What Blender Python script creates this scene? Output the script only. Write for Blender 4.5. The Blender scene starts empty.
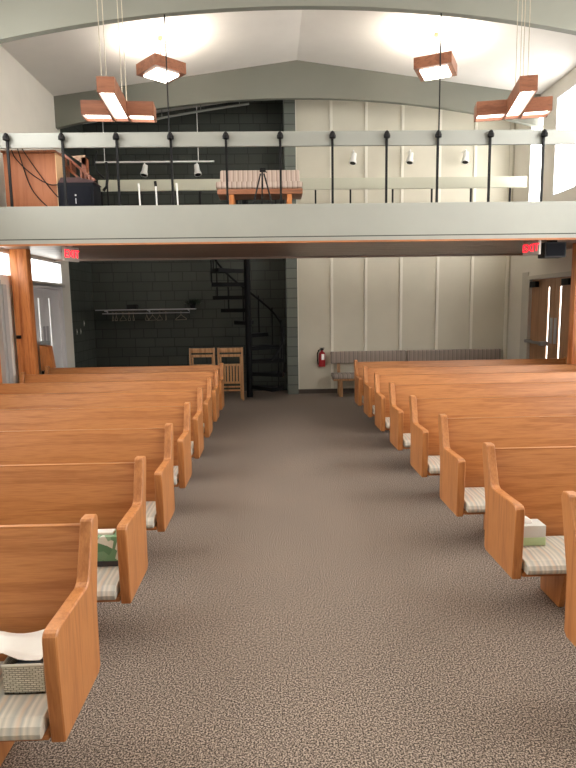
import bpy, bmesh, math, random
from mathutils import Vector, Matrix, noise
random.seed(7)
SC = bpy.context.scene
COL = SC.collection
PI = math.pi

# ------------------------------------------------------------------ camera
def set_camera():
    f, pi, ro, ya, h = 577.0, 0.1336, -0.0150, 0.0277, 1.831
    fw = Vector((math.sin(ya)*math.cos(pi), math.cos(ya)*math.cos(pi), -math.sin(pi)))
    rt = Vector((math.cos(ya), -math.sin(ya), 0)); up = rt.cross(fw)
    r = rt*math.cos(ro) + up*math.sin(ro); u = -rt*math.sin(ro) + up*math.cos(ro)
    cd = bpy.data.cameras.new('camera'); cam = bpy.data.objects.new('camera', cd); COL.objects.link(cam)
    cd.sensor_fit = 'VERTICAL'; cd.sensor_height = 24.0; cd.lens = f/768*24.0
    cd.clip_start = .05; cd.clip_end = 100
    m = Matrix((r, u, -fw)).transposed().to_4x4(); m.translation = Vector((0, 0, h))
    cam.matrix_world = m; SC.camera = cam
set_camera()
# ------------------------------------------------------------------ light and exposure
w = bpy.data.worlds.new('world'); SC.world = w; w.use_nodes = True
w.node_tree.nodes['Background'].inputs[0].default_value = (.75, .85, 1, 1)
w.node_tree.nodes['Background'].inputs[1].default_value = 1.0
SC.view_settings.view_transform = 'Standard'; SC.view_settings.look = 'None'
SC.view_settings.gamma = 1; SC.view_settings.use_curve_mapping = False
SC.view_settings.exposure = -0.15
SC.cycles.max_bounces = 8; SC.cycles.diffuse_bounces = 5
SC.cycles.sample_clamp_indirect = 6
DAY_R, DAY_L, DAY_UP, PANE = 6.0, 1.5, 17.0, 5.0      # strength of the daylit panes, unseen nave fill panes included
LAMP, LAMP_TOP = 7.0, 70.0                           # pendant diffusers

# ------------------------------------------------------------------ materials
def lin(c):
    return tuple(((x/255)/12.92 if x/255 <= .04045 else ((x/255+.055)/1.055)**2.4) for x in c) + (1,)
MC = {}
def mat(name, rgb, rough=.6, metal=0, emit=0, spec=.5):
    if name in MC: return MC[name]
    m = bpy.data.materials.new(name); m.use_nodes = True; b = m.node_tree.nodes['Principled BSDF']
    b.inputs['Base Color'].default_value = lin(rgb); b.inputs['Roughness'].default_value = rough
    b.inputs['Metallic'].default_value = metal; b.inputs['Specular IOR Level'].default_value = spec
    if emit:
        b.inputs['Emission Color'].default_value = lin(rgb); b.inputs['Emission Strength'].default_value = emit
    MC[name] = m
    # a little procedural unevenness
    if not emit:
        nt = m.node_tree; N = nt.nodes; L = nt.links
        tc = N.new('ShaderNodeTexCoord'); no = N.new('ShaderNodeTexNoise'); no.inputs['Scale'].default_value = 3
        no.inputs['Detail'].default_value = 4
        mx = N.new('ShaderNodeMixRGB'); mx.blend_type = 'MULTIPLY'; mx.inputs[0].default_value = .5
        rp = N.new('ShaderNodeValToRGB'); rp.color_ramp.elements[0].color = (.86, .86, .86, 1); rp.color_ramp.elements[1].color = (1.08, 1.08, 1.08, 1)
        L.new(tc.outputs['Object'], no.inputs['Vector']); L.new(no.outputs['Fac'], rp.inputs[0])
        mx.inputs[1].default_value = lin(rgb); L.new(rp.outputs[0], mx.inputs[2]); L.new(mx.outputs[0], b.inputs['Base Color'])
    return m

def wood(name, c1, c2, axis, rough=.38, grain=1.0):
    if name in MC: return MC[name]
    m = bpy.data.materials.new(name); m.use_nodes = True; nt = m.node_tree; N = nt.nodes; L = nt.links
    b = N['Principled BSDF']; b.inputs['Roughness'].default_value = rough
    tc = N.new('ShaderNodeTexCoord'); mp = N.new('ShaderNodeMapping')
    sc = [14*grain]*3; sc['xyz'.index(axis)] = .9*grain; mp.inputs['Scale'].default_value = sc
    L.new(tc.outputs['Object'], mp.inputs['Vector'])
    n1 = N.new('ShaderNodeTexNoise'); n1.inputs['Scale'].default_value = 1.3; n1.inputs['Detail'].default_value = 3; n1.inputs['Distortion'].default_value = .6
    L.new(mp.outputs[0], n1.inputs['Vector'])
    mul = N.new('ShaderNodeMath'); mul.operation = 'MULTIPLY'; mul.inputs[1].default_value = 14; L.new(n1.outputs['Fac'], mul.inputs[0])
    sn = N.new('ShaderNodeMath'); sn.operation = 'SINE'; L.new(mul.outputs[0], sn.inputs[0])
    n2 = N.new('ShaderNodeTexNoise'); n2.inputs['Scale'].default_value = 10; n2.inputs['Detail'].default_value = 6; L.new(mp.outputs[0], n2.inputs['Vector'])
    ad = N.new('ShaderNodeMath'); ad.operation = 'MULTIPLY_ADD'; ad.inputs[1].default_value = .22; L.new(sn.outputs[0], ad.inputs[0]); L.new(n2.outputs['Fac'], ad.inputs[2])
    rp = N.new('ShaderNodeValToRGB'); rp.color_ramp.elements[0].position = .22; rp.color_ramp.elements[1].position = .78
    rp.color_ramp.elements[0].color = lin(c2); rp.color_ramp.elements[1].color = lin(c1)
    L.new(ad.outputs[0], rp.inputs[0]); L.new(rp.outputs[0], b.inputs['Base Color'])
    MC[name] = m; return m

def stripes(name, cols, period, axis='x', rough=.9, wob=.006):
    if name in MC: return MC[name]
    m = bpy.data.materials.new(name); m.use_nodes = True; nt = m.node_tree; N = nt.nodes; L = nt.links
    b = N['Principled BSDF']; b.inputs['Roughness'].default_value = rough; b.inputs['Specular IOR Level'].default_value = .2
    tc = N.new('ShaderNodeTexCoord'); sp = N.new('ShaderNodeSeparateXYZ'); L.new(tc.outputs['Object'], sp.inputs[0])
    no = N.new('ShaderNodeTexNoise'); no.inputs['Scale'].default_value = 9; L.new(tc.outputs['Object'], no.inputs['Vector'])
    w1 = N.new('ShaderNodeMath'); w1.operation = 'MULTIPLY_ADD'; w1.inputs[1].default_value = wob; L.new(no.outputs['Fac'], w1.inputs[0])
    L.new(sp.outputs['XYZ'.index(axis.upper())], w1.inputs[2])
    dv = N.new('ShaderNodeMath'); dv.operation = 'DIVIDE'; dv.inputs[1].default_value = period; L.new(w1.outputs[0], dv.inputs[0])
    fr = N.new('ShaderNodeMath'); fr.operation = 'FRACT'; L.new(dv.outputs[0], fr.inputs[0])
    rp = N.new('ShaderNodeValToRGB'); rp.color_ramp.interpolation = 'LINEAR'
    n = len(cols); els = rp.color_ramp.elements
    while len(els) < n: els.new(.5)
    for i, c in enumerate(cols):
        els[i].position = i/(n-1); els[i].color = lin(c)
    L.new(fr.outputs[0], rp.inputs[0]); L.new(rp.outputs[0], b.inputs['Base Color'])
    MC[name] = m; return m

def carpet_mat():
    m = bpy.data.materials.new('carpet'); m.use_nodes = True; nt = m.node_tree; N = nt.nodes; L = nt.links
    b = N['Principled BSDF']; b.inputs['Roughness'].default_value = .95; b.inputs['Specular IOR Level'].default_value = .1
    tc = N.new('ShaderNodeTexCoord')
    n1 = N.new('ShaderNodeTexNoise'); n1.inputs['Scale'].default_value = 130; n1.inputs['Detail'].default_value = 2; n1.inputs['Roughness'].default_value = .6
    n2 = N.new('ShaderNodeTexNoise'); n2.inputs['Scale'].default_value = 1.2; n2.inputs['Detail'].default_value = 3
    L.new(tc.outputs['Object'], n1.inputs['Vector']); L.new(tc.outputs['Object'], n2.inputs['Vector'])
    rp = N.new('ShaderNodeValToRGB'); e = rp.color_ramp.elements
    e[0].position = .41; e[0].color = lin((64, 57, 51)); e[1].position = .60; e[1].color = lin((174, 160, 147))
    x = e.new(.5); x.color = lin((116, 104, 95))
    L.new(n1.outputs['Fac'], rp.inputs[0])
    r2 = N.new('ShaderNodeValToRGB'); r2.color_ramp.elements[0].color = (.86, .87, .88, 1); r2.color_ramp.elements[1].color = (1.08, 1.06, 1.04, 1)
    L.new(n2.outputs['Fac'], r2.inputs[0])
    mx = N.new('ShaderNodeMixRGB'); mx.blend_type = 'MULTIPLY'; mx.inputs[0].default_value = 1
    L.new(rp.outputs[0], mx.inputs[1]); L.new(r2.outputs[0], mx.inputs[2]); L.new(mx.outputs[0], b.inputs['Base Color'])
    bp = N.new('ShaderNodeBump'); bp.inputs['Strength'].default_value = .3; bp.inputs['Distance'].default_value = .004
    L.new(n1.outputs['Fac'], bp.inputs['Height']); L.new(bp.outputs[0], b.inputs['Normal'])
    return m

def block_mat(name, c1, c2, mortar, plane='xz', bw=.42, bh=.2):
    if name in MC: return MC[name]
    m = bpy.data.materials.new(name); m.use_nodes = True; nt = m.node_tree; N = nt.nodes; L = nt.links
    b = N['Principled BSDF']; b.inputs['Roughness'].default_value = .7
    tc = N.new('ShaderNodeTexCoord'); sp = N.new('ShaderNodeSeparateXYZ'); cb = N.new('ShaderNodeCombineXYZ')
    L.new(tc.outputs['Object'], sp.inputs[0]); L.new(sp.outputs['XYZ'.index(plane[0].upper())], cb.inputs[0]); L.new(sp.outputs['XYZ'.index(plane[1].upper())], cb.inputs[1])
    br = N.new('ShaderNodeTexBrick'); L.new(cb.outputs[0], br.inputs['Vector'])
    br.inputs['Scale'].default_value = 1; br.inputs['Brick Width'].default_value = bw; br.inputs['Row Height'].default_value = bh
    br.inputs['Mortar Size'].default_value = .008; br.inputs['Color1'].default_value = lin(c1); br.inputs['Color2'].default_value = lin(c2)
    br.inputs['Mortar'].default_value = lin(mortar); br.offset = .37; br.offset_frequency = 3; br.squash = .7; br.squash_frequency = 2
    L.new(br.outputs['Color'], b.inputs['Base Color'])
    bp = N.new('ShaderNodeBump'); bp.inputs['Strength'].default_value = .4; bp.inputs['Distance'].default_value = .01; bp.invert = True
    L.new(br.outputs['Fac'], bp.inputs['Height']); L.new(bp.outputs[0], b.inputs['Normal'])
    MC[name] = m; return m

OAK1, OAK2 = (187, 126, 74), (160, 100, 54)
oak_x = wood('oak_grain_across', OAK1, OAK2, 'x'); oak_z = wood('oak_grain_up', OAK1, OAK2, 'z')
oak_dark = wood('oak_dark', (150, 92, 56), (112, 62, 36), 'z')
pine = wood('pine', (216, 140, 80), (178, 100, 50), 'z'); pine_x = wood('pine_across', (160, 104, 72), (128, 80, 54), 'x')
slatw = wood('slat_wood', (196, 150, 104), (150, 108, 70), 'z')
redwood = wood('lamp_wood', (148, 96, 70), (120, 74, 52), 'x')
cushion_m = stripes('cushion_stripe', [(206, 198, 184), (186, 182, 171), (172, 172, 165), (200, 192, 178), (200, 182, 162), (168, 169, 164), (210, 202, 188), (178, 176, 166), (206, 198, 184)], .095, wob=.02)
bench_m = stripes('bench_stripe', [(150, 138, 128), (170, 156, 146), (126, 116, 110), (158, 146, 136), (150, 138, 128)], .09)
bench_up = stripes('balcony_bench_stripe', [(186, 166, 154), (206, 190, 176), (150, 128, 120), (190, 172, 160), (186, 166, 154)], .07)
carpet = carpet_mat()
white_wall = mat('cream_wall_paint', (224, 219, 208), .8)
panel_wall = mat('grey_panel', (206, 201, 184), .8); batten_m = mat('batten', (232, 228, 214), .5)
block = block_mat('dark_block', (58, 63, 57), (51, 56, 50), (30, 33, 30)); block_s = block_mat('dark_block_side', (58, 63, 57), (51, 56, 50), (30, 33, 30), 'yz')
pil_m = block_mat('pilaster_block', (104, 110, 102), (94, 100, 93), (62, 66, 62), 'xz', 3, .2)
ceil_m = mat('ceiling_white', (226, 222, 216), .8)
beam_m = mat('beam_grey', (118, 119, 109), .6); fascia_m = mat('fascia_grey', (150, 152, 144), .5)
trim_dark = mat('shadow_gap', (60, 60, 56), .7); orange_trim = wood('edge_trim', (176, 112, 66), (140, 84, 46), 'x')
black = mat('black_metal', (12, 12, 14), .6, spec=.25); black_cloth = mat('black_cloth', (18, 20, 26), .8, spec=.2)
white_pl = mat('white_enamel', (244, 244, 240), .35); chrome = mat('grey_metal', (150, 150, 152), .35, .8)
steel = mat('brushed_steel', (176, 176, 180), .4, .3)
door_white = mat('door_paint', (226, 224, 224), .5)
stair_m = mat('stair_black', (9, 10, 13), .7, spec=.2)
pane_lit = mat('daylit_pane', (250, 250, 244), .5, emit=PANE); day_r = mat('daylit_pane_right', (250, 250, 250), .5, emit=DAY_R)
day_l = mat('unseen_fill_pane_left', (250, 250, 250), .5, emit=DAY_L); day_ul = mat('unseen_fill_pane_upper_left', (252, 250, 246), .5, emit=DAY_UP*.8); day_up = mat('daylit_pane_upper', (252, 250, 246), .5, emit=DAY_UP)
lamp_m = mat('lamp_diffuser', (255, 246, 232), .5, emit=LAMP); lamp_top = mat('lamp_upward_diffuser', (255, 244, 228), .5, emit=LAMP_TOP)

# ------------------------------------------------------------------ mesh helpers
class MB:
    def __init__(s): s.v = []; s.f = []
    def add(s, vs, fs):
        o = len(s.v); s.v += [tuple(p) for p in vs]; s.f += [tuple(i+o for i in q) for q in fs]; return s
    def box(s, x0, x1, y0, y1, z0, z1):
        x0, x1 = sorted((x0, x1)); y0, y1 = sorted((y0, y1)); z0, z1 = sorted((z0, z1))
        return s.add([(x0,y0,z0),(x1,y0,z0),(x1,y1,z0),(x0,y1,z0),(x0,y0,z1),(x1,y0,z1),(x1,y1,z1),(x0,y1,z1)],
                     [(0,3,2,1),(4,5,6,7),(0,1,5,4),(1,2,6,5),(2,3,7,6),(3,0,4,7)])
    def prism(s, prof, a0, a1, axis='x'):      # prof = list of (p, q) in the plane across the axis
        def P(a, p, q): return (a, p, q) if axis == 'x' else ((p, a, q) if axis == 'y' else (p, q, a))
        n = len(prof); vs = [P(a0, *c) for c in prof] + [P(a1, *c) for c in prof]
        fs = [tuple(range(n)), tuple(range(2*n-1, n-1, -1))] + [(i, n+i, n+(i+1) % n, (i+1) % n) for i in range(n)]
        return s.add(vs, fs)
    def tube(s, pts, r, n=8, cap=True):
        pts = [Vector(p) for p in pts]; rings = []; prev = None
        for i, p in enumerate(pts):
            t = (pts[min(i+1, len(pts)-1)] - pts[max(i-1, 0)]).normalized()
            if prev is None:
                a = Vector((0, 0, 1)) if abs(t.z) < .9 else Vector((1, 0, 0)); u = t.cross(a).normalized()
            else: u = (prev - t*prev.dot(t)).normalized()
            prev = u; v = t.cross(u); rr = r[i] if isinstance(r, (list, tuple)) else r
            rings.append([p + (u*math.cos(2*PI*k/n) + v*math.sin(2*PI*k/n))*rr for k in range(n)])
        vs = [q for g in rings for q in g]; fs = []
        for i in range(len(pts)-1):
            for k in range(n): fs.append((i*n+k, i*n+(k+1) % n, (i+1)*n+(k+1) % n, (i+1)*n+k))
        if cap: fs += [tuple(range(n))[::-1], tuple(range((len(pts)-1)*n, len(pts)*n))]
        return s.add(vs, fs)
    def lathe(s, prof, cx=0, cy=0, n=16):      # prof (r, z)
        vs = []; fs = []
        for r, z in prof:
            for k in range(n): vs.append((cx+r*math.cos(2*PI*k/n), cy+r*math.sin(2*PI*k/n), z))
        for i in range(len(prof)-1):
            for k in range(n): fs.append((i*n+k, i*n+(k+1) % n, (i+1)*n+(k+1) % n, (i+1)*n+k))
        fs += [tuple(range(n))[::-1], tuple(range((len(prof)-1)*n, len(prof)*n))]
        return s.add(vs, fs)
    def xf(s, M):
        s.v = [tuple(M @ Vector(p)) for p in s.v]; return s
    def build(s, name, m, parent=None, bevel=0, seg=2, smooth=False, world=True):
        off = WL.get(parent.name, Vector()) if parent else Vector()
        if not parent:
            off = Vector((0, 0, 0))
        me = bpy.data.meshes.new(name)
        me.from_pydata([(p[0]-off.x, p[1]-off.y, p[2]-off.z) for p in s.v], [], s.f)
        bm = bmesh.new(); bm.from_mesh(me); bmesh.ops.recalc_face_normals(bm, faces=bm.faces)
        if bevel:
            ed = [e for e in bm.edges if len(e.link_faces) == 2 and e.calc_face_angle(0) > .6]
            bmesh.ops.bevel(bm, geom=ed, offset=bevel, segments=seg, profile=.6, affect='EDGES', clamp_overlap=True)
        bm.to_mesh(me); bm.free()
        if smooth or bevel:
            for p in me.polygons: p.use_smooth = True
            try: me.set_sharp_from_angle(angle=.38)
            except Exception: pass
        me.materials.append(m)
        o = bpy.data.objects.new(name, me); COL.objects.link(o)
        if parent: o.parent = parent; WL[o.name] = off.copy()
        return o
WL = {}
def thing(name, label, cat, loc=(0, 0, 0), group=None):
    o = bpy.data.objects.new(name, None); o.empty_display_size = .1; COL.objects.link(o); o.location = loc
    o['label'] = label; o['category'] = cat
    if group: o['group'] = group
    WL[o.name] = Vector(loc); return o
def tag(o, label, cat, group=None):
    # put the origin of a one-mesh thing at its base
    me = o.data; n = len(me.vertices)
    xs = [v.co.x for v in me.vertices]; ys = [v.co.y for v in me.vertices]; zs = [v.co.z for v in me.vertices]
    c = Vector(((min(xs)+max(xs))/2, (min(ys)+max(ys))/2, min(zs)))
    me.transform(Matrix.Translation(-c)); o.location = c
    o['label'] = label; o['category'] = cat
    if group: o['group'] = group
    WL[o.name] = c
    return o
def struct(name, mb, m, parent=None, **k):
    o = mb.build(name, m, parent, **k)
    if not parent: o['kind'] = 'structure'
    return o
def dup(root, loc, label, rz=None):
    r = root.copy(); COL.objects.link(r); r.location = loc; r['label'] = label
    if rz is not None: r.rotation_euler = (0, 0, rz)
    for ch in list(root.children):
        c = ch.copy(); COL.objects.link(c); c.parent = r
        for g in list(ch.children):
            d = g.copy(); COL.objects.link(d); d.parent = c
    return r
def text_mesh(body, size, M, name, m, parent, depth=.003):
    cu = bpy.data.curves.new('t', 'FONT'); cu.body = body; cu.size = size; cu.extrude = depth; cu.align_x = 'CENTER'; cu.align_y = 'CENTER'
    to = bpy.data.objects.new('t', cu); COL.objects.link(to); bpy.context.view_layer.update()
    me = bpy.data.meshes.new_from_object(to); bpy.data.objects.remove(to)
    off = WL.get(parent.name, Vector())
    me.transform(Matrix.Translation(-off) @ M); me.materials.clear(); me.materials.append(m)
    o = bpy.data.objects.new(name, me); COL.objects.link(o); o.parent = parent; return o

# ------------------------------------------------------------------ setting
XL, XR, YF, YB, YD = -3.8, 5.0, -3.0, 12.08, 12.6      # walls; YD is the back of the stair alcove
DECK, SOF, YE0, YE1 = 3.1, 2.71, 7.82, 10.5            # balcony
RX = .55
def zc(x): return 6.2 - .136*abs(x-RX)
def zb(x): return 5.56 - .026*(x-RX)**2
struct('floor', MB().box(XL-.2, XR+.2, YF, YD+.1, -.1, 0), carpet)
c = MB(); c.prism([(XL-.2, zc(XL-.2)), (RX, zc(RX)), (XR+.2, zc(XR+.2)), (XR+.2, zc(XR+.2)+.15), (RX, zc(RX)+.15), (XL-.2, zc(XL-.2)+.15)], YF, YD+.1, 'y')
# split prism is concave: build the two slopes separately
c = MB()
for a, b_ in ((XL-.2, RX), (RX, XR+.2)):
    c.prism([(a, zc(a)), (b_, zc(b_)), (b_, zc(b_)+.15), (a, zc(a)+.15)], YF, YD+.1, 'y')
struct('ceiling', c, ceil_m)
def grid_wall(x0, x1, y0, y1, z0, z1, holes):
    ys = sorted({y0, y1} | {h[0] for h in holes} | {h[1] for h in holes}); zs = sorted({z0, z1} | {h[2] for h in holes} | {h[3] for h in holes})
    m = MB()
    for i in range(len(ys)-1):
        for j in range(len(zs)-1):
            cy = (ys[i]+ys[i+1])/2; cz = (zs[j]+zs[j+1])/2
            if cy < y0 or cy > y1 or any(h[0] < cy < h[1] and h[2] < cz < h[3] for h in holes): continue
            m.box(x0, x1, ys[i], ys[i+1], zs[j], zs[j+1])
    return m
NAVE = [(0.6, 2.2), (3.0, 4.8), (5.6, 7.4)]
holesL = [(9.40, 10.83, 2.28, 2.68), (7.5, 8.74, 2.31, 2.68), (9.26, 10.72, 0, 2.2), (6.9, 8.3, 0, 2.2)] + [(a, b, .9, 2.9) for a, b in NAVE[:2]] + [(a, b, 3.7, 5.2) for a, b in NAVE]
holesR = [(9.27, 11.14, 0, 2.3), (9.6, 10.38, 3.68, 5.34), (10.84, 11.36, 3.3, 5.34)] + [(a, b, .9, 2.9) for a, b in NAVE] + [(a, b, 3.7, 5.2) for a, b in NAVE]
struct('wall_left', grid_wall(XL-.2, XL, YF, 11.22, 0, 5.62, holesL), white_wall)
struct('wall_alcove', MB().box(XL-.2, XL, 11.22, YD, 0, 5.62), block_s)
struct('wall_right', grid_wall(XR, XR+.2, YF, YB, 0, 5.62, holesR), white_wall)
struct('wall_front', MB().box(XL-.2, XR+.2, YF-.15, YF, 0, 6.3), white_wall)
struct('wall_stair_alcove', MB().box(XL-.2, .36, YD, YD+.15, 0, 6.2), block)
wb = struct('wall_back', MB().box(.5, XR+.2, YB, YD, 0, 6.2), panel_wall)
for x in (1.272, 1.98, 2.714, 3.475, 4.2, 4.93):
    MB().box(x-.028, x+.028, YB-.025, YB, .1, 5.9).build('batten', batten_m, wb)
MB().box(.556, .575, YB-.015, YB, .1, 5.9).build('batten', batten_m, wb)
struct('wall_pilaster', MB().box(.33, .553, 11.98, YD+.1, 0, 6.1), pil_m)
struct('baseboard_back', MB().box(.553, XR, YB-.03, YB, 0, .09), mat('baseboard_brown', (70, 60, 52)))
struct('baseboard_right', MB().box(XR-.015, XR, 11.46, YB-.02, 0, .09), oak_dark)
# windows: lit panes in frames; nave bays unseen, set for their light
def window(n, x, y0, y1, z0, z1, side, pane, bars=(0, 0), fw=.03):
    s = 1 if side == 'R' else -1
    fr = MB(); d0, d1 = x, x+s*.08
    fr.box(d0, d1, y0, y0+fw, z0, z1).box(d0, d1, y1-fw, y1, z0, z1).box(d0, d1, y0+fw, y1-fw, z0, z0+fw).box(d0, d1, y0+fw, y1-fw, z1-fw, z1)
    o = struct('window_%d' % n, fr, door_white)
    MB().box(x+s*.05, x+s*.06, y0+fw, y1-fw, z0+fw, z1-fw).build('pane', pane, o)
    return o
k = 1
for a, b, z0, z1 in [(9.40, 10.83, 2.28, 2.68), (7.5, 8.74, 2.31, 2.68)]:
    window(k, XL, a, b, z0, z1, 'L', pane_lit); k += 1
for a, b, z0, z1 in [(9.6, 10.38, 3.68, 5.34), (10.84, 11.36, 3.3, 5.34)]:
    window(k, XR, a, b, z0, z1, 'R', day_up); k += 1
for a, b in NAVE:
    window(k, XR, a, b, .9, 2.9, 'R', day_r); k += 1
    window(k, XR, a, b, 3.7, 5.2, 'R', day_up); k += 1  # unseen upper panes, boosted in place of nave ceiling lights
    window(k, XL, a, b, 3.7, 5.2, 'L', day_ul); k += 1  # unseen too, added to light the ceiling and pews from above
for a, b in NAVE[:2]: window(k, XL, a, b, .9, 2.9, 'L', day_l); k += 1  # unseen left panes, added as weaker fill

# double doors
def doors(n, side, y0, y1, ztop, leaf_m, frame_m, strips, bar=None, closers=False, wood_leaf=True):
    s = 1 if side == 'R' else -1; X = XR if side == 'R' else XL
    fr = MB(); t = .06
    fr.box(X-s*.02, X+s*.12, y0-t+.01, y0+.01, 0, ztop+t).box(X-s*.02, X+s*.12, y1-.01, y1+t-.01, 0, ztop+t).box(X-s*.02, X+s*.12, y0+.01, y1-.01, ztop-.01, ztop+t)
    root = struct('door_%d' % n, fr, frame_m)
    ym = (y0+y1)/2
    for (a, b), ys in zip(((y0+.015, ym-.004), (ym+.004, y1-.015)), strips):
        lf = grid_wall(min(X+s*.04, X+s*.085), max(X+s*.04, X+s*.085), a, b, .01, ztop-.015, [(ys-.03, ys+.03, .35, ztop-.17)]).build('door_leaf', leaf_m, root)
        MB().box(X+s*.055, X+s*.065, ys-.03, ys+.03, .35, ztop-.17).build('glass_strip', mat('strip_pane', (245, 246, 240), .5, emit=1.0) if side == 'L' else pane_lit, lf)
        hy = a+.07 if a > ym else b-.07
        MB().box(X+s*.03, X+s*.04, hy-.045, hy+.045, 1.1, 1.56).build('push_plate', steel, lf, bevel=.004)
        if closers:
            cy = (a+b)/2 + (.28 if a > ym else -.02)
            MB().box(X-s*.04, X+s*.04, cy-.12, cy+.12, ztop-.16, ztop-.05).build('door_closer', black, lf, bevel=.01)
    return root
dl = doors(1, 'L', 9.28, 10.70, 2.2, door_white, door_white, (9.77, 10.23))
dr = doors(2, 'R', 9.28, 11.13, 2.28, wood('door_oak', (172, 128, 92), (148, 104, 70), 'z'), mat('door_frame_grey', (196, 192, 182), .5), (10.0, 10.43), closers=True)
pb = MB(); pb.tube([(4.93, 11.08, 1.10), (4.93, 10.42, 1.09)], .028).box(4.9, 5.03, 10.36, 10.46, 1.05, 1.13).box(4.91, 5.03, 11.04, 11.09, 1.07, 1.13)
pb.build('panic_bar', chrome, dr, smooth=True)
# wider painted casing on the far side of the right doors
struct('trim_1', MB().box(XR-.015, XR, 11.19, 11.45, 0, 2.42), mat('door_frame_grey', (196, 192, 182)))
d3 = doors(3, 'L', 6.92, 8.28, 2.2, pine, mat('silver_frame', (176, 178, 178), .4), (7.3, 7.9))
struct('trim_2', MB().box(XL, XL+.03, 8.36, 8.47, 0, 2.2), mat('silver_frame', (176, 178, 178)))
struct('trim_3', MB().box(XL, XL+.02, 9.3, 10.9, 2.235, 2.29), mat('door_frame_grey', (196, 192, 182)))

# pillars
for x0, x1, lb in ((-3.745, -3.50, 'tall orange wooden pillar carrying the balcony at the left wall'), (4.55, XR-.01, 'tall orange wooden pillar carrying the balcony at the right wall')):
    p = thing('pillar', lb, 'pillar', ((x0+x1)/2, 8.7, 0))
    xm = x0 + (x1-x0)*.45 if x0 < 0 else x1-(x1-x0)*.45
    MB().box(x0, xm, 8.6, 8.74, 0, SOF-.002).build('pillar_board', pine, p, bevel=.006)
    MB().box(xm, x1, 8.58, 8.74, 0, SOF-.002).build('pillar_board', pine, p, bevel=.006)
    if x0 < 0: MB().box(x0+.02, x0+.08, 8.55, 8.6, 1.42, 1.47).build('bolt', black, p, bevel=.008)

# arched ceiling beams
def beam(Y0, Y1, label):
    prof = []
    n = 24
    for i in range(n+1):
        x = XL + (XR-XL)*i/n; prof.append((x, zb(x)))
    m = MB(); vs = []; fs = []
    xs = sorted([XL + (XR-XL)*i/n for i in range(n+1)] + [RX])
    for x in xs:
        for y in (Y0, Y1): vs += [(x, y, zb(x)), (x, y, zc(x))]
    for i in range(len(xs)-1):
        a = i*4; b = a+4
        fs += [(a, b, b+1, a+1), (a+2, a+3, b+3, b+2), (a, a+2, b+2, b), (a+1, b+1, b+3, a+3)]
    e = (len(xs)-1)*4; fs += [(0, 1, 3, 2), (e, e+2, e+3, e+1)]
    o = m.add(vs, fs).build('ceiling_beam', beam_m); tag(o, label, 'beam')
    return o
beam(7.78, 7.88, 'arched grey roof beam nearer the camera, directly above the balcony front')
beam(11.0, 11.1, 'arched grey roof beam farther back, just before the rear wall')

# ------------------------------------------------------------------ balcony
bal = thing('balcony', 'grey balcony across the back of the hall with panelled underside', 'balcony', (.6, 9, SOF))
MB().box(XL+.004, XR-.004, YE0+.04, YE1, SOF+.06, DECK).build('deck', mat('deck_carpet', (92, 84, 76), .9), bal)
fa = MB().box(XL+.004, XR-.004, YE0, YE0+.04, 2.752, 3.165).build('fascia', fascia_m, bal)
MB().box(XL+.004, XR-.004, YE0+.004, YE0+.04, 2.737, 2.752).build('shadow_gap', trim_dark, bal)
MB().box(XL+.004, XR-.004, YE0-.012, YE0+.04, 2.687, 2.737).build('lower_fascia', fascia_m, bal)
MB().box(XL+.004, XR-.004, YE0-.018, YE0+.05, 2.664, 2.687).build('edge_trim', orange_trim, bal)
sof = MB(); pl_m = wood('soffit_plank', (152, 132, 120), (128, 110, 100), 'x')
y = YE0+.06
while y < YE1-.05:
    y2 = min(y+.3, YE1); sof.box(XL+.004, XR-.004, y, y2-.012, SOF, SOF+.05); y = y2
sof.box(XL+.004, XR-.004, YE0+.05, YE1, SOF+.045, SOF+.06)
sof.build('soffit', pl_m, bal)
MB().box(XL+.004, XR-.004, YE1-.02, YE1+.02, 2.68, DECK).build('rear_edge', pl_m, bal)

def railing(name, label, Y, x0, x1, xs, z0, z1, m, s, foot):
    r = thing(name, label, 'railing', ((x0+x1)/2, Y, foot))
    MB().box(x0, x1, Y, Y+.04, z0, z1).build('rail_board', m, r, bevel=.004)
    for x in xs:
        p = MB().box(x-.014, x+.014, Y-s*.035, Y-s*.007 if s > 0 else Y+.04+.028, foot, z1-.06)
        if s < 0: p = MB().box(x-.014, x+.014, Y+.047, Y+.075, foot, z1-.06)
        o = p.build('post', black, r)
        cap = MB(); cap.lathe([(.012, z1-.11), (.042, z1-.10), (.044, z1-.07), (.028, z1-.03), (.01, z1-.012)], x, Y-s*.045 if s > 0 else Y+.09, 10)
        cap.build('post_cap', black, o, smooth=True)
    return r
front_posts = [-3.353, -2.65, -1.955, -1.257, -.542, .163, .847, 1.56, 2.238, 2.932, 3.644, 4.35]
railing('balcony_railing', 'front balcony railing with pale board and black posts, above the fascia', YE0+.085, XL+.005, XR-.005, front_posts, 3.915, 4.10, mat('front_rail_paint', (140, 142, 135), .5), 1, DECK)
rail_back = mat('rear_rail_paint', (186, 186, 168), .5)
railing('rear_railing', 'lower-looking rear balcony railing behind the bench, pale board on black posts', 10.42, -2.936, 4.555, [-2.9, -1.943, -1.2, -.5, .12, .824, 1.44, 2.188, 2.883, 3.581, 4.281], 3.85, 4.04, rail_back, -1, DECK)
for x, lb in ((-1.262, 'thin black rod rising from the railing to the beam, left of centre'), (2.232, 'thin black rod rising from the railing to the beam, right of centre')):
    tag(MB().tube([(x, YE0+.0, 4.0), (x, YE0+.0, zb(x)+.06)], .009, 6).build('hanger_rod', black, smooth=True), lb, 'rod')

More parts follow.
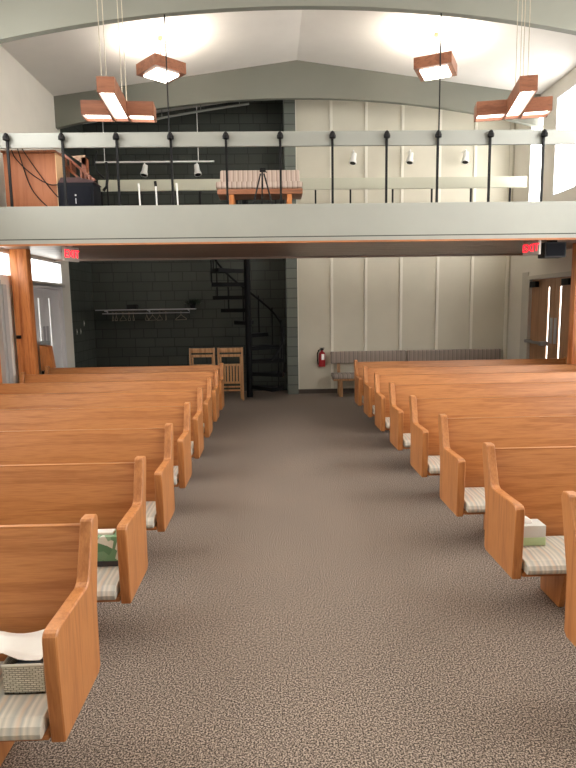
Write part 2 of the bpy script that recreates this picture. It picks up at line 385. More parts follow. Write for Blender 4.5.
# ------------------------------------------------------------------ pews
SP = .8
def arc(cx, cz, r, a0, a1, n=5): return [(cx+r*math.cos(math.radians(a0+(a1-a0)*i/n)), cz+r*math.sin(math.radians(a0+(a1-a0)*i/n))) for i in range(n+1)]
def pew_profile():
    # (y, z): rear bottom, rear top, front top, throat, arm, arm front, front bottom
    p = [(.0, .24), (.028, .262), (.032, .55), (.118, .90)]
    p += arc(.092, .912, .024, 0, 90, 3)
    p += arc(.055, .912, .024, 90, 180, 3)
    p += [(-.045, .715), (-.06, .695), (-.085, .684), (-.3, .688), (-.378, .69)]
    p += arc(-.40, .655, .034, 80, 180, 4)
    p += [(-.432, .5), (-.418, .245)]
    return [(y, z) for y, z in p]
def make_pew(side, length, label):
    s = -1 if side == 'L' else 1          # the pew runs from the aisle (x=0) towards s
    r = thing('pew', label, 'pew', (0, 0, 0), 'pews left of the aisle' if side == 'L' else 'pews right of the aisle')
    pr_ = pew_profile()
    MB().prism(pr_, 0, s*.054).build('pew_end', oak_z, r, bevel=.005, seg=1)
    MB().prism(pr_, s*(length-.054), s*length).build('pew_end', oak_z, r, bevel=.005, seg=1)
    b = MB().prism([(-.055, .335), (.052, .893), (.078, .893), (-.027, .33)], s*.056, s*(length-.056)).build('backrest', oak_x, r, bevel=.004)
    MB().box(s*.056, s*(length-.056), .053, .08, .887, .902).build('top_cap', oak_x, b, bevel=.003)
    MB().box(s*.056, s*(length-.056), -.425, -.03, .262, .288).build('seat', oak_x, r, bevel=.006)
    for x in (.36, length/2, length-.36):
        MB().prism([(-.30, 0), (-.06, 0), (-.05, .26), (-.36, .26)], s*(x-.018), s*(x+.018)).build('support_leg', oak_z, r, bevel=.004)
    return r
def make_cushion(side, length):
    s = -1 if side == 'L' else 1
    n = 12; prof = [(-.075, .29), (-.43, .29), (-.448, .286), (-.462, .298), (-.464, .318), (-.452, .340), (-.42, .357), (-.3, .366), (-.12, .366), (-.07, .358)]
    m = MB().prism(prof, s*.07, s*(length-.07))
    o = m.build('pew_cushion', cushion_m, None, bevel=.008, seg=2, smooth=True)
    return o
LL, LR = 2.862, 3.6
xl, xr = -.787, 1.366
YLs = [v*SP for v in (2.973, 4.23, 5.49, 6.74, 8.0, 9.25, 10.49, 11.64)]
YRs = [v*SP for v in (3.168, 4.42, 5.68, 6.94, 8.2, 9.43, 10.6, 11.78)]
ordn = ['nearest the camera', 'second from the camera', 'third from the camera', 'fourth from the camera', 'fifth from the camera', 'sixth from the camera', 'seventh from the camera', 'farthest from the camera, by the folded chairs']
extraL = {0: ', wicker basket on it', 1: ', green box on it'}
extraR = {1: ', tissue box on it', 0: ''}
protoL = protoR = cl0 = cr0 = None
for i in range(8):
    lb = 'oak pew left of the aisle, ' + ordn[i].replace(', by the folded chairs', '') + extraL.get(i, '')
    cb = 'striped seat cushion on the left pew ' + ordn[i].split(',')[0]
    loc = (xl, YLs[i], 0)
    if i == 0:
        protoL = make_pew('L', LL, lb); protoL.location = loc
        cl0 = make_cushion('L', LL); cl0['label'] = cb; cl0['category'] = 'cushion'; cl0['group'] = 'cushions on the left pews'; cl0.location = loc
    else:
        dup(protoL, loc, lb); c_ = cl0.copy(); COL.objects.link(c_); c_.location = loc; c_['label'] = cb
    lb = 'oak pew right of the aisle, ' + (ordn[i] if i < 7 else 'farthest from the camera, before the grey bench') + extraR.get(i, '')
    cb = 'striped seat cushion on the right pew ' + ordn[i].split(',')[0]
    loc = (xr if i else 1.384, YRs[i], 0)
    if i == 0:
        protoR = make_pew('R', LR, lb); protoR.location = loc
        cr0 = make_cushion('R', LR); cr0['label'] = cb; cr0['category'] = 'cushion'; cr0['group'] = 'cushions on the right pews'; cr0.location = loc
    else:
        dup(protoR, loc, lb); c_ = cr0.copy(); COL.objects.link(c_); c_.location = loc; c_['label'] = cb

# ------------------------------------------------------------------ things on the pews
CT = .37
def wicker_mat():
    m = bpy.data.materials.new('wicker'); m.use_nodes = True; nt = m.node_tree; N = nt.nodes; L = nt.links; b = N['Principled BSDF']
    tc = N.new('ShaderNodeTexCoord'); mp = N.new('ShaderNodeMapping'); mp.inputs['Rotation'].default_value = (PI/2, 0, 0); L.new(tc.outputs['Object'], mp.inputs[0])
    br = N.new('ShaderNodeTexBrick'); L.new(mp.outputs[0], br.inputs['Vector'])
    br.inputs['Scale'].default_value = 1; br.inputs['Brick Width'].default_value = .022; br.inputs['Row Height'].default_value = .0085; br.inputs['Mortar Size'].default_value = .0016
    br.inputs['Color1'].default_value = lin((222, 218, 204)); br.inputs['Color2'].default_value = lin((196, 192, 178)); br.inputs['Mortar'].default_value = lin((120, 118, 106))
    L.new(br.outputs['Color'], b.inputs['Base Color']); b.inputs['Roughness'].default_value = .7
    return m
bk = thing('wicker_basket', 'small white wicker basket on the cushion of the nearest left pew', 'basket', (-.97, 2.13, CT))
x0, x1, y0, y1 = -1.05, -.895, 2.07, 2.19
g = MB()
g.box(x0, x1, y0, y0+.006, CT, CT+.118).box(x0, x1, y1-.006, y1, CT, CT+.118).box(x0, x0+.006, y0+.006, y1-.006, CT, CT+.118).box(x1-.006, x1, y0+.006, y1-.006, CT, CT+.118).box(x0, x1, y0, y1, CT, CT+.006)
g.build('basket_body', wicker_mat(), bk)
MB().tube([(x0, y0, CT+.118), (x1, y0, CT+.118), (x1, y1, CT+.118), (x0, y1, CT+.118), (x0, y0, CT+.118)], .006, 6).build('rim', mat('wicker_rim', (206, 202, 188)), bk, smooth=True)
def sheet(name, x0, x1, y0, y1, fz, m, nx=14, ny=10, th=.003):
    vs = []; fs = []
    for t in (0, -th):
        for j in range(ny+1):
            for i in range(nx+1):
                u, v = i/nx, j/ny; vs.append((x0+(x1-x0)*u, y0+(y1-y0)*v, fz(u, v)+t))
    W_ = nx+1; K = W_*(ny+1)
    for j in range(ny):
        for i in range(nx):
            a = j*W_+i; fs.append((a, a+1, a+W_+1, a+W_)); fs.append((K+a, K+a+W_, K+a+W_+1, K+a+1))
    for i in range(nx): fs += [(i, K+i, K+i+1, i+1), (ny*W_+i, ny*W_+i+1, K+ny*W_+i+1, K+ny*W_+i)]
    for j in range(ny): fs += [(j*W_, (j+1)*W_, K+(j+1)*W_, K+j*W_), (j*W_+nx, K+j*W_+nx, K+(j+1)*W_+nx, (j+1)*W_+nx)]
    return MB().add(vs, fs).build(name, m, smooth=True)
paper = mat('paper_white', (236, 234, 228), .8)
tag(sheet('paper_sheet', -1.30, -.91, 2.08, 2.27, lambda u, v: CT+.128+.03*v+.012*math.sin(6*u+1)*(.4+v)+.01*math.sin(9*v+3*u)-.10*max(0, .4-u)+.035*math.exp(-((u-.62)/.13)**2)*(1-v), paper), 'crumpled white papers lying across the top of the wicker basket', 'paper')
tag(MB().box(-1.03, -.93, 2.10, 2.17, CT+.02, CT+.085).build('booklet', mat('blue_booklet', (120, 138, 160)), bevel=.003), 'small blue-grey booklet standing inside the wicker basket', 'booklet')
# green patterned box on the second left pew
def green_mat():
    m = bpy.data.materials.new('green_leaf_print'); m.use_nodes = True; nt = m.node_tree; N = nt.nodes; L = nt.links; b = N['Principled BSDF']
    tc = N.new('ShaderNodeTexCoord'); v = N.new('ShaderNodeTexVoronoi'); v.inputs['Scale'].default_value = 24; L.new(tc.outputs['Object'], v.inputs['Vector'])
    rp = N.new('ShaderNodeValToRGB'); rp.color_ramp.interpolation = 'CONSTANT'; e = rp.color_ramp.elements
    e[0].color = lin((112, 158, 120)); e[1].position = .8; e[1].color = lin((222, 226, 214))
    for p, c_ in ((.3, (92, 138, 102)), (.5, (150, 182, 150)), (.65, (120, 160, 126))): q = e.new(p); q.color = lin(c_)
    sp = N.new('ShaderNodeSeparateColor'); L.new(v.outputs['Color'], sp.inputs[0]); L.new(sp.outputs[0], rp.inputs[0]); L.new(rp.outputs[0], b.inputs['Base Color']); return m
gb = thing('tissue_box', 'green leaf-patterned tissue box on the second left pew, beside its aisle end', 'box', (-.97, 3.2, CT), 'tissue boxes on the pews')
MB().box(-1.10, -.872, 3.17, 3.29, CT+.03, CT+.175).build('carton', green_mat(), gb, bevel=.003)
MB().box(-1.10, -.872, 3.17, 3.29, CT, CT+.03).build('carton_base', mat('dark_carton', (60, 60, 64)), gb)
MB().box(-1.04, -.93, 3.2, 3.26, CT+.175, CT+.19).build('tissue', paper, gb, bevel=.004)
tb = thing('tissue_box', 'white and pale green tissue box with tissue pulled up, on second right pew', 'box', (1.58, 3.34, CT), 'tissue boxes on the pews')
MB().box(1.455, 1.64, 3.295, 3.41, CT+.05, CT+.125).build('carton', mat('carton_white', (206, 208, 202)), tb, bevel=.003)
MB().box(1.454, 1.641, 3.294, 3.411, CT, CT+.052).build('carton_band', mat('carton_green', (176, 198, 152)), tb, bevel=.003)
ti = MB(); ti.add([(1.49, 3.33, CT+.125), (1.58, 3.33, CT+.125), (1.57, 3.38, CT+.125), (1.50, 3.38, CT+.125), (1.49, 3.335, CT+.175), (1.565, 3.345, CT+.15), (1.55, 3.365, CT+.16), (1.50, 3.37, CT+.185)],
                  [(0,3,2,1),(4,5,6,7),(0,1,5,4),(1,2,6,5),(2,3,7,6),(3,0,4,7)]).build('tissue', paper, tb, bevel=.006)

# ------------------------------------------------------------------ benches at the back wall
def wall_bench(x0, x1, label):
    r = thing('wall_bench', label, 'bench', ((x0+x1)/2, 11.8, 0), 'grey benches at the back wall')
    MB().box(x0, x1, 11.88, 11.98, .64, .89).build('back_cushion', bench_m, r, bevel=.03, seg=3)
    MB().box(x0, x1, 11.45, 11.87, .37, .46).build('seat_cushion', bench_m, r, bevel=.03, seg=3)
    MB().box(x0+.02, x1-.02, 11.48, 11.9, .33, .37).build('seat_frame', slatw, r)
    for x in (x0+.17, x1-.17):
        MB().box(x-.035, x+.035, 11.5, 11.56, 0, .33).build('leg', slatw, r, bevel=.004)
        MB().box(x-.03, x+.03, 11.82, 11.88, 0, .33).build('leg', slatw, r, bevel=.004)
        MB().prism([(11.88, .33), (11.93, .33), (12.03, .88), (11.98, .88)], x-.03, x+.03).build('back_support', slatw, r)
wall_bench(1.22, 2.80, 'grey striped bench at the back wall, left one beside the fire extinguisher')
wall_bench(2.82, 4.80, 'grey striped bench at the back wall, right one toward the wooden doors')

# fire extinguisher
red = mat('extinguisher_red', (170, 24, 34), .3)
fe = thing('fire_extinguisher', 'red fire extinguisher hung on the back wall left of the bench', 'fire extinguisher', (1.05, 11.98, .58))
MB().lathe([(.03, .57), (.068, .575), (.07, .6), (.07, .83), (.055, .87), (.025, .895), (.022, .92)], 1.05, 11.99, 18).build('cylinder', red, fe, smooth=True)
MB().box(1.02, 1.08, 11.9, 12.0, .92, .95).box(1.0, 1.1, 11.95, 11.97, .955, .97).box(1.04, 1.06, 11.97, 11.99, .91, .96).build('valve_handle', black, fe, bevel=.003)
MB().tube([(1.03, 11.97, .93), (.98, 11.95, .92), (.95, 11.94, .85), (.955, 11.94, .7), (.965, 11.95, .62)], .012, 8).build('hose', black, fe, smooth=True)
MB().box(1.035, 1.095, 11.912, 11.922, .72, .84).build('label_plate', white_pl, fe)
MB().box(1.03, 1.07, 12.05, 12.078, .6, .9).build('bracket', black, fe)

# folded slatted chairs against the dark wall
def folded_chair(x, label):
    W_ = .5; r = thing('folded_chair', label, 'chair', (x, 11.35, 0), 'folded wooden chairs by the stair')
    for sx in (0, W_-.035):
        MB().box(x-W_/2+sx, x-W_/2+sx+.035, 11.3, 11.34, 0, 1.05).build('leg', slatw, r, bevel=.004)
        MB().box(x-W_/2+sx+(.037 if sx == 0 else -.037), x-W_/2+sx+(.037 if sx == 0 else -.037)+.033, 11.36, 11.39, .02, .9).build('leg', slatw, r, bevel=.004)
    MB().box(x-W_/2+.03, x+W_/2-.03, 11.305, 11.33, .955, 1.045).build('back_slat', slatw, r, bevel=.004)
    MB().box(x-W_/2+.03, x+W_/2-.03, 11.305, 11.33, .87, .92).build('back_slat', slatw, r, bevel=.004)
    MB().box(x-W_/2+.037, x+W_/2-.037, 11.29, 11.32, .69, .73).build('seat_rail', slatw, r, bevel=.003)
    MB().box(x-W_/2+.037, x+W_/2-.037, 11.29, 11.32, .34, .38).build('seat_rail', slatw, r, bevel=.003)
    for k in range(7):
        xx = x-W_/2+.06+k*(W_-.15)/6
        MB().box(xx, xx+.038, 11.285, 11.30, .36, .71).build('seat_slat', slatw, r, bevel=.003)
    for z in (.19, .26):
        MB().box(x-W_/2+.03, x+W_/2-.03, 11.31, 11.33, z, z+.03).build('rung', slatw, r)
folded_chair(-1.36, 'folded slatted wooden chair, left of the two, partly behind the last pew')
folded_chair(-.81, 'folded slatted wooden chair, right of the two, next to the spiral stair')

# ------------------------------------------------------------------ spiral stair
st = thing('spiral_staircase', 'black metal spiral staircase in front of the dark block wall', 'staircase', (-.46, 11.72, 0))
cx, cy, R_ = -.46, 11.72, .72
MB().tube([(cx, cy, 0), (cx, cy, 4.0)], .062, 14).build('centre_pole', stair_m, st, smooth=True)
def th(z): return math.radians(-50 + z/3.1*320)
nst = 12
for i in range(nst):
    z = (i+1)*3.1/nst; a0 = th(z-.26); a1 = th(z)+.12
    prof = [(cx+.04*math.cos((a0+a1)/2), cy+.04*math.sin((a0+a1)/2))] + [(cx+R_*math.cos(a0+(a1-a0)*k/4), cy+R_*math.sin(a0+(a1-a0)*k/4)) for k in range(5)]
    t = MB().prism(prof, z-.08, z-.005, 'z').build('tread', stair_m, st)
    MB().tube([(cx+R_*.985*math.cos((a0+a1)/2), cy+R_*.985*math.sin((a0+a1)/2), z-.02), (cx+R_*.985*math.cos((a0+a1)/2), cy+R_*.985*math.sin((a0+a1)/2), z+.78)], .016, 6).build('baluster', stair_m, st, smooth=True)
pts = [(cx+R_*.985*math.cos(th(z)), cy+R_*.985*math.sin(th(z)), z+.8) for z in [3.1*i/48 for i in range(49)]]
MB().tube(pts, .022, 8).build('handrail', stair_m, st, smooth=True)

# ------------------------------------------------------------------ coat shelf, hangers, things on it
sh = thing('coat_shelf', 'long grey coat shelf with hanging rail on the dark block wall', 'shelf', (-2.63, 12.45, 1.7))
MB().box(-3.67, -1.6, 12.28, 12.56, 1.80, 1.82).build('shelf_board', steel, sh)
MB().tube([(-3.55, 12.36, 1.735), (-1.72, 12.36, 1.735)], .011, 8).build('hanging_rail', steel, sh, smooth=True)
for x in (-3.5, -2.6, -1.75):
    MB().prism([(12.6, 1.72), (12.6, 1.8), (12.34, 1.8), (12.34, 1.785), (12.57, 1.76)], x-.006, x+.006).build('bracket', steel, sh)
hx = [(-3.33, 100), (-3.26, 98), (-3.12, 84), (-2.99, 96), (-2.9, 108), (-2.62, 112), (-2.5, 78), (-2.35, 84), (-2.22, 97), (-1.9, 62)]
hm = mat('hanger_wire', (142, 132, 112), .5)
def make_hanger():
    m = MB(); m.tube([(0, .012, .0), (0, .014, .012), (0, 0, .02), (0, -.014, .01), (0, -.008, -.01), (0, 0, -.025), (0, 0, -.05)], .004, 5)
    m.tube([(0, 0, -.05), (.19, 0, -.14), (.19, 0, -.155), (-.19, 0, -.155), (-.19, 0, -.14), (0, 0, -.05)], .005, 5)
    return m
mesh_h = make_hanger().build('coat_hanger', hm, smooth=True)
names = ['leftmost on the rail', 'second from the left', 'third from the left', 'fourth from the left', 'fifth from the left', 'sixth from the left', 'seventh from the left', 'eighth from the left', 'second from the right', 'rightmost on the rail, apart from the others']
for i, (x, a) in enumerate(hx):
    o = mesh_h if i == 0 else mesh_h.copy()
    if i: COL.objects.link(o)
    o.location = (x, 12.36, 1.742); o.rotation_euler = (0, 0, math.radians(a)); o['label'] = 'wire coat hanger under the coat shelf, ' + names[i]; o['category'] = 'coat hanger'; o['group'] = 'hangers on the coat rail'
tag(MB().box(-3.02, -2.82, 12.32, 12.5, 1.82, 1.92).build('box', black, bevel=.006), 'small black box standing on the coat shelf', 'box')
pm = MB(); random.seed(3)
for k in range(70):
    a = random.uniform(0, 2*PI); e = random.uniform(.2, 1.3); l = random.uniform(.08, .2); b0 = Vector((-1.64+random.uniform(-.12, .12), 12.42+random.uniform(-.06, .06), 1.88+random.uniform(0, .06)))
    d = Vector((math.cos(a)*math.cos(e), math.sin(a)*math.cos(e)*.6, math.sin(e)*.7)); s_ = d.cross(Vector((0, 0, 1))).normalized()*.018
    pm.add([b0-s_*.3, b0+s_*.3, b0+d*l*.6+s_, b0+d*l, b0+d*l*.6-s_], [(0, 1, 2, 3, 4)])
pt = thing('potted_plant', 'dark leafy plant on the right end of the coat shelf', 'plant', (-1.66, 12.42, 1.82))
pm.build('foliage', mat('dark_leaf', (34, 48, 34), .6), pt)
MB().lathe([(.05, 1.82), (.07, 1.9), (.072, 1.905)], -1.66, 12.42, 12).build('pot', black, pt, smooth=True)
# light switches on the alcove side wall
for yy, z, lb in ((11.44, 1.40, 'left of the pair'), (11.66, 1.40, 'right of the pair'), (11.9, 1.55, 'single one higher up')):
    s_ = thing('light_switch', 'small white light switch on the dark side wall, ' + lb, 'light switch', (XL, yy, z-.05), 'switches on the dark side wall')
    MB().box(XL, XL+.008, yy-.022, yy+.022, z-.055, z+.055).build('plate', mat('switch_plate', (150, 150, 144)), s_)
    MB().box(XL+.008, XL+.014, yy-.008, yy+.008, z-.02, z+.02).build('toggle', white_pl, s_)

# small wooden lectern against the left wall, between the pillar and the last pew
lc = thing('small_lectern', 'small orange wooden stand with grey pad on top, against the white doors', 'stand', (-3.72, 9.58, 0))
MB().prism([(-3.775, .84), (-3.60, .88), (-3.64, 1.24), (-3.775, 1.27)], 9.5, 9.7, 'y').build('box_body', pine, lc, bevel=.006)
MB().box(-3.77, -3.66, 9.52, 9.68, 1.27, 1.33).build('grey_pad', mat('grey_pad', (150, 156, 156)), lc, bevel=.015)
MB().box(-3.75, -3.62, 9.53, 9.67, .78, .85).build('dark_shelf', black, lc)
for yy in (9.53, 9.65): MB().box(-3.775, -3.75, yy, yy+.02, 0, .84).build('leg', black, lc)
for yy in (9.53, 9.65): MB().box(-3.64, -3.62, yy, yy+.02, 0, .80).build('leg', black, lc)
# exit signs and wall speaker
def exit_sign(x, y, z, ang, label):
    r = thing('exit_sign', label, 'exit sign', (x, y, z-.1), 'exit signs under the balcony')
    M = Matrix.Translation((x, y, z)) @ Matrix.Rotation(ang, 4, 'Z')
    MB().box(-.15, .15, -.02, .02, -.095, .095).xf(M).build('housing', mat('sign_housing', (190, 186, 178), .5), r, bevel=.006)
    rd = mat('exit_red', (255, 30, 50), .5, emit=3.0)
    text_mesh('EXIT', .15, M @ Matrix.Translation((0, -.022, 0)) @ Matrix.Rotation(PI/2, 4, 'X'), 'lettering', rd, r)
    MB().box(-.03, .03, -.015, .015, .095, SOF-z).xf(M).build('canopy', mat('sign_housing', (190, 186, 178)), r)
exit_sign(-2.74, 8.2, 2.585, math.radians(70), 'lit red EXIT sign under the balcony near the left pillar')
exit_sign(3.69, 8.2, 2.59, math.radians(-70), 'lit red EXIT sign under the balcony near the right doors')
ws = thing('wall_speaker', 'dark loudspeaker hung under the balcony beside the right EXIT sign', 'loudspeaker', (4.0, 8.25, 2.46))
MB().box(3.86, 4.16, 8.16, 8.38, 2.46, 2.67).build('cabinet', mat('speaker_grey', (38, 36, 36)), ws, bevel=.01)
MB().box(3.88, 4.14, 8.15, 8.16, 2.48, 2.65).build('grille', black_cloth, ws)
MB().box(3.96, 4.06, 8.22, 8.32, 2.67, 2.71).build('bracket', black, ws)

# ------------------------------------------------------------------ pendant lamps
def shade_box(r, M, x0, x1, y0, y1, z0, z1, t=.012):
    g = MB()
    g.box(x0, x1, y0, y0+t, z0, z1).box(x0, x1, y1-t, y1, z0, z1).box(x0, x0+t, y0+t, y1-t, z0, z1).box(x1-t, x1, y0+t, y1-t, z0, z1)
    sh_ = g.xf(M).build('shade', redwood, r)
    MB().box(x0+t, x1-t, y0+t, y1-t, z0+.03, z0+.04).xf(M).build('diffuser', lamp_m, sh_)
    MB().box(x0+t, x1-t, y0+t, y1-t, z1-.03, z1-.02).xf(M).build('upper_diffuser', lamp_m, sh_)
def cross_pendant(cx, hw, ang, label):
    r = thing('cross_pendant_lamp', label, 'pendant lamp', (cx, 5.88, 3.65), 'cross-shaped pendant lamps')
    M = Matrix.Translation((cx, 5.88, 3.65)) @ Matrix.Rotation(math.radians(ang), 4, 'Z')
    shade_box(r, M, -.075, .075, -.65, .13, .005, .135)
    shade_box(r, M, -.077-hw, -.077, -.08, .13, 0, .13); shade_box(r, M, .077, .077+hw-.02, -.08, .13, 0, .13)
    for dx, y_ in ((-.04, -.6), (.0, -.6), (.02, .05), (.06, .05)):
        a = M @ Vector((dx, y_, .04)); MB().tube([a, (a.x-.01, a.y, zc(a.x)-.01)], .004, 5).build('suspension_wire', mat('wire_grey', (170, 160, 140), .4), r, smooth=True)
cross_pendant(-1.41, .27, 4, 'cross-shaped wooden pendant lamp hanging at the left before the balcony')
cross_pendant(2.41, .28, -12, 'cross-shaped wooden pendant lamp hanging at the right before the balcony')
def square_pendant(cx, cy, L_, ang, z0, label):
    r = thing('square_pendant_lamp', label, 'pendant lamp', (cx, cy, z0), 'square pendant lamps')
    M = Matrix.Translation((cx, cy, z0)) @ Matrix.Rotation(ang, 4, 'Z'); h = L_/2; t = .014; H = .16
    g = MB(); g.box(-h, h, -h, -h+t, 0, H).box(-h, h, h-t, h, 0, H).box(-h, -h+t, -h+t, h-t, 0, H).box(h-t, h, -h+t, h-t, 0, H)
    w_ = .075
    g.box(-h+t, h-t, -h+t, -h+w_, 0, .01).box(-h+t, h-t, h-w_, h-t, 0, .01).box(-h+t, -h+w_, -h+w_, h-w_, 0, .01).box(h-w_, h-t, -h+w_, h-w_, 0, .01)
    g.xf(M).build('shade', redwood, r)
    MB().box(-h+w_, h-w_, -h+w_, h-w_, -.03, .03).xf(M).build('diffuser', lamp_m, r, bevel=.02)
    MB().box(-h+t, h-t, -h+t, h-t, H-.05, H-.04).xf(M).build('upper_diffuser', lamp_top, r)
    zt = zc(cx)
    MB().tube([(cx, cy, z0+.1), (cx, cy, zt)], .008, 6).build('stem', mat('bronze', (120, 92, 66), .4, .5), r, smooth=True)
    MB().tube([(cx, cy, zt-.05), (cx, cy, zt)], .04, 12).build('canopy', mat('bronze', (120, 92, 66)), r, smooth=True)
square_pendant(-1.60, 9.4, .54, math.radians(42), 5.36, 'square wooden ceiling pendant at the left, turned cornerwise, above the balcony')
square_pendant(2.60, 9.35, .56, math.radians(-26), 5.36, 'square wooden ceiling pendant at the right, above the balcony')

# ------------------------------------------------------------------ track and spot lights
tr = thing('light_track', 'white ceiling light track hung before the dark wall above the balcony', 'light track', (-2.2, 11.9, 4.69))
MB().box(-3.4, -1.06, 11.88, 11.92, 4.675, 4.70).build('track', white_pl, tr)
for x in (-1.37, -3.2): MB().tube([(x, 11.9, 4.70), (x, 11.9, zc(x)-.03)], .008, 6).build('suspension_rod', white_pl, tr, smooth=True)
def spot(x, y, z, label, tilt, stem=None, power=14):
    r = thing('spot_light', label, 'spotlight', (x, y, z), 'white spotlights above the balcony')
    M = Matrix.Translation((x, y, z-.15)) @ Matrix.Rotation(tilt[1], 4, 'Y') @ Matrix.Rotation(tilt[0]*.6, 4, 'X') @ Matrix.Scale(.85, 4)
    MB().lathe([(.035, .13), (.055, .12), (.062, .03), (.066, -.03), (.086, -.085), (.09, -.12)][::-1], 0, 0, 16).xf(M).build('head', white_pl, r, smooth=True)
    MB().lathe([(.07, -.123), (.07, -.115)], 0, 0, 16).xf(M).build('lens', black, r)
    MB().tube([(x, y+.03, z-.12), (x, y, z)], .014, 8).build('arm', white_pl, r, smooth=True)
    return r
spot(-2.43, 11.9, 4.68, 'white spotlight on the light track, left one of its two', (-.4, .15))
spot(-1.40, 11.9, 4.68, 'white spotlight on the light track, right one of its two', (-.4, -.15))
for x, lb in ((1.69, 'left of the three before the grey panel wall'), (2.82, 'middle of the three before the grey panel wall'), (3.93, 'right of the three before the grey panel wall')):
    r = spot(x, 11.85, 4.86, 'white spotlight, ' + lb, (-.4, .2))
    MB().tube([(x, 11.85, 4.86), (x, 12.08, 4.86)], .012, 8).build('wall_arm', white_pl, r, smooth=True)
cd_ = MB(); P0 = [(-2.2+i*.186, 11.7, 5.41+.0345*i-.0006*i*i) for i in range(11)]
for q in (1, 5, 9): cd_.tube([P0[q], (P0[q][0], 11.7, zc(P0[q][0])-.04)], .008, 6)
cd_.tube(P0, .022, 6)
tag(cd_.build('curved_conduit', mat('conduit_grey', (132, 134, 128)), smooth=True), 'thin pale curved pipe under the rear beam, before the dark wall', 'pipe')

# ------------------------------------------------------------------ things on the balcony
bb = thing('balcony_bench', 'wooden bench with striped cushions standing on the balcony', 'bench', (-.12, 8.5, DECK))
x0, x1 = -.73, .475
MB().box(x0, x1, 8.28, 8.72, 3.46, 3.555).build('seat_cushion', bench_up, bb, bevel=.035, seg=3)
MB().prism([(8.68, 3.56), (8.76, 3.56), (8.84, 3.80), (8.76, 3.81)], x0+.03, x1-.02).build('back_cushion', bench_up, bb, bevel=.025, seg=3)
MB().box(x0+.02, x1, 8.3, 8.74, 3.385, 3.455).build('seat_frame', pine_x, bb, bevel=.006)
for x in (x0+.18, x1-.22):
    MB().box(x, x+.07, 8.32, 8.38, DECK, 3.385).build('leg', pine, bb, bevel=.004)
    MB().box(x, x+.07, 8.68, 8.74, DECK, 3.385).build('leg', pine, bb, bevel=.004)
tp = thing('tripod', 'small black camera tripod in front of the balcony bench', 'tripod', (-.08, 8.05, DECK))
for a in (200, 340, 95):
    dx, dy = .16*math.cos(math.radians(a)), .14*math.sin(math.radians(a))
    MB().tube([(-.08+dx*.15, 8.05+dy*.15, 3.6), (-.08+dx, 8.05+dy, DECK)], .012, 6).build('leg', black, tp, smooth=True)
MB().tube([(-.08, 8.05, 3.4), (-.08, 8.05, 3.66)], .012, 8).build('centre_column', black, tp, smooth=True)
MB().box(-.115, -.03, 8.02, 8.08, 3.62, 3.67).build('head', black, tp, bevel=.01)
MB().tube([(-.05, 8.04, 3.64), (-.02, 7.98, 3.6)], .006, 5).build('pan_handle', black, tp)
cb_ = thing('wooden_cabinet', 'orange wooden cabinet back at the left end of the balcony', 'cabinet', (-3.2, 8.4, DECK))
MB().box(-3.56, -2.87, 8.2, 8.57, DECK, 3.93).build('body', wood('cabinet_ply', (164, 100, 62), (148, 86, 50), 'z', .6), cb_, bevel=.004)
MB().box(-3.58, -2.85, 8.18, 8.59, 3.93, 3.96).build('top', oak_dark, cb_, bevel=.004)
MB().box(-2.869, -2.858, 8.2, 8.57, DECK, 3.93).build('edge_band', mat('pale_edge', (214, 176, 134)), cb_)
for i, (pts, lb) in enumerate((
    ([(-3.42, 8.16, 3.96), (-3.38, 8.17, 3.85), (-3.2, 8.18, 3.66), (-2.98, 8.18, 3.52), (-2.84, 8.14, 3.50)], 'black cable hanging down the cabinet back, curving right at half height'),
    ([(-3.34, 8.16, 3.97), (-3.29, 8.17, 3.75), (-3.22, 8.18, 3.5), (-3.12, 8.18, 3.34), (-2.98, 8.18, 3.2)], 'black cable hanging lowest down the cabinet back'),
    ([(-3.28, 8.16, 3.97), (-3.18, 8.17, 3.8), (-3.03, 8.18, 3.57), (-2.9, 8.17, 3.4), (-2.84, 8.14, 3.34)], 'black cable crossing the cabinet back to the dark case'))):
    sm = []
    for j in range(len(pts)-1):
        p0, p1, p2, p3 = [Vector(pts[max(0, min(len(pts)-1, q))]) for q in (j-1, j, j+1, j+2)]
        for t in (0, .25, .5, .75): sm.append(.5*((2*p1)+(p2-p0)*t+(2*p0-5*p1+4*p2-p3)*t*t+(3*p1-p0-3*p2+p3)*t**3))
    sm.append(Vector(pts[-1]))
    tag(MB().tube(sm, .007, 6).build('cable', black, smooth=True), lb, 'cable', 'cables on the cabinet')
am = thing('speaker_case', 'black cloth-covered loudspeaker case on the balcony beside the wooden cabinet', 'loudspeaker', (-2.58, 8.35, DECK))
MB().box(-2.845, -2.36, 8.14, 8.5, DECK, 3.53).build('cabinet', black_cloth, am, bevel=.02)
MB().box(-2.80, -2.40, 8.13, 8.142, DECK+.05, 3.48).build('grille', mat('grille_cloth', (20, 22, 30), .9, spec=.2), am)
MB().lathe([(.012, -.002), (.012, .002)], 0, 0, 12).xf(Matrix.Translation((-2.6, 8.127, 3.36)) @ Matrix.Rotation(PI/2, 4, 'X')).build('badge', steel, am)
MB().box(-2.605, -2.595, 8.125, 8.131, 3.25, 3.32).build('badge', steel, am)
MB().prism([(-2.84, 3.53), (-2.34, 3.53), (-2.36, 3.555), (-2.55, 3.60), (-2.8, 3.60)], 8.16, 8.5, 'y').build('draped_cover', mat('maroon_cover', (72, 52, 52), .9), am, bevel=.01)
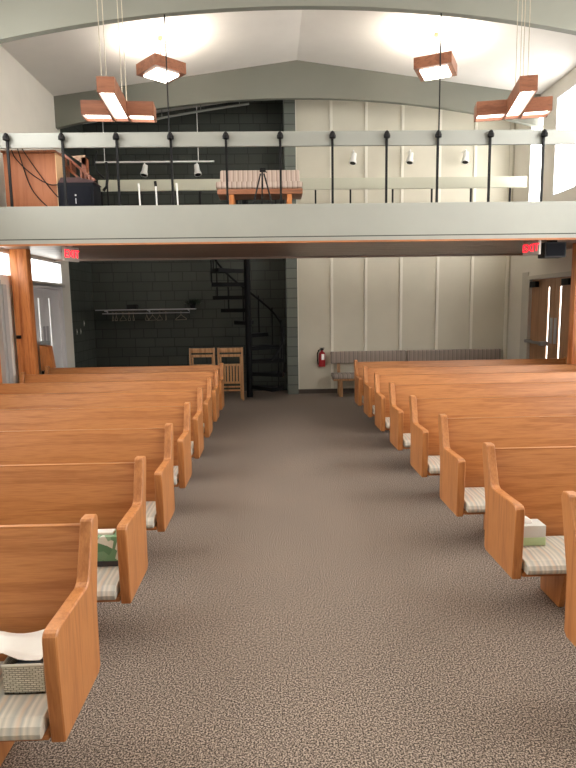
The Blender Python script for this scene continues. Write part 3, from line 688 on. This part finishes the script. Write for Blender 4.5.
# tilted wooden slatted rack
rk = thing('wooden_rack', 'leaning open wooden rack behind the black case on the balcony', 'rack', (-2.8, 8.65, DECK))
rw = wood('rack_wood', (164, 96, 66), (120, 66, 44), 'x')
MB().prism([(-2.93, 4.03), (-2.90, 4.04), (-2.46, 3.66), (-2.50, 3.64)], 8.62, 8.66, 'y').build('rail', rw, rk)
MB().prism([(-2.97, 3.90), (-2.95, 3.92), (-2.52, 3.56), (-2.56, 3.55)], 8.62, 8.66, 'y').build('rail', rw, rk)
for x, z in ((-2.92, 4.02), (-2.80, 3.92), (-2.66, 3.81), (-2.55, 3.72)):
    MB().box(x-.01, x+.015, 8.6, 8.8, z-.13, z).build('crosspiece', rw, rk)
MB().box(-2.66, -2.60, 8.66, 8.8, 3.66, 3.98).build('upright', rw, rk)
MB().prism([(-2.80, 4.0), (-2.60, 4.01), (-2.60, 3.86)], 8.66, 8.67, 'y').build('paper_back', mat('tan_board', (196, 162, 136)), rk)
MB().box(-2.92, -2.88, 8.66, 8.8, DECK, 3.9).build('upright', rw, rk)
# folded microphone stands and a hooked stand
for x, tip, lb in ((-1.84, 0, 'leftmost of the three'), (-1.60, 1, 'middle of the three, with black tip'), (-1.30, 0, 'rightmost of the three')):
    r = thing('microphone_stand', 'thin white upright stand on the balcony, ' + lb, 'stand', (x, 8.6, DECK), 'white stands on the balcony')
    MB().tube([(x, 8.6, DECK), (x-.01, 8.6, 3.56)], .012, 8).build('pole', white_pl, r, smooth=True)
    MB().tube([(x-.01, 8.6, 3.56), (x-.015, 8.6, 3.63 if tip else 3.6)], .02 if tip else .014, 8).build('tip', black if tip else white_pl, r, smooth=True)
    MB().lathe([(.1, DECK), (.1, DECK+.01), (.02, DECK+.02)], x, 8.6, 14).build('base', black, r, smooth=True)
bs = thing('boom_stand', 'black stand with curved arm beside the dark loudspeaker case', 'stand', (-2.38, 8.62, DECK))
MB().tube([(-2.3, 8.62, DECK), (-2.3, 8.62, 3.85)], .012, 8).build('pole', black, bs, smooth=True)
MB().tube([(-2.42, 8.62, 4.05), (-2.46, 8.62, 3.9), (-2.43, 8.62, 3.76), (-2.34, 8.62, 3.68)], .012, 8).build('arm', black, bs, smooth=True)
MB().tube([(-2.30, 8.62, 3.9), (-2.285, 8.6, 3.7), (-2.30, 8.58, 3.56), (-2.35, 8.58, 3.5)], .02, 8).build('hook', black, bs, smooth=True)
MB().lathe([(.12, DECK), (.12, DECK+.01), (.02, DECK+.02)], -2.3, 8.62, 14).build('base', black, bs, smooth=True)
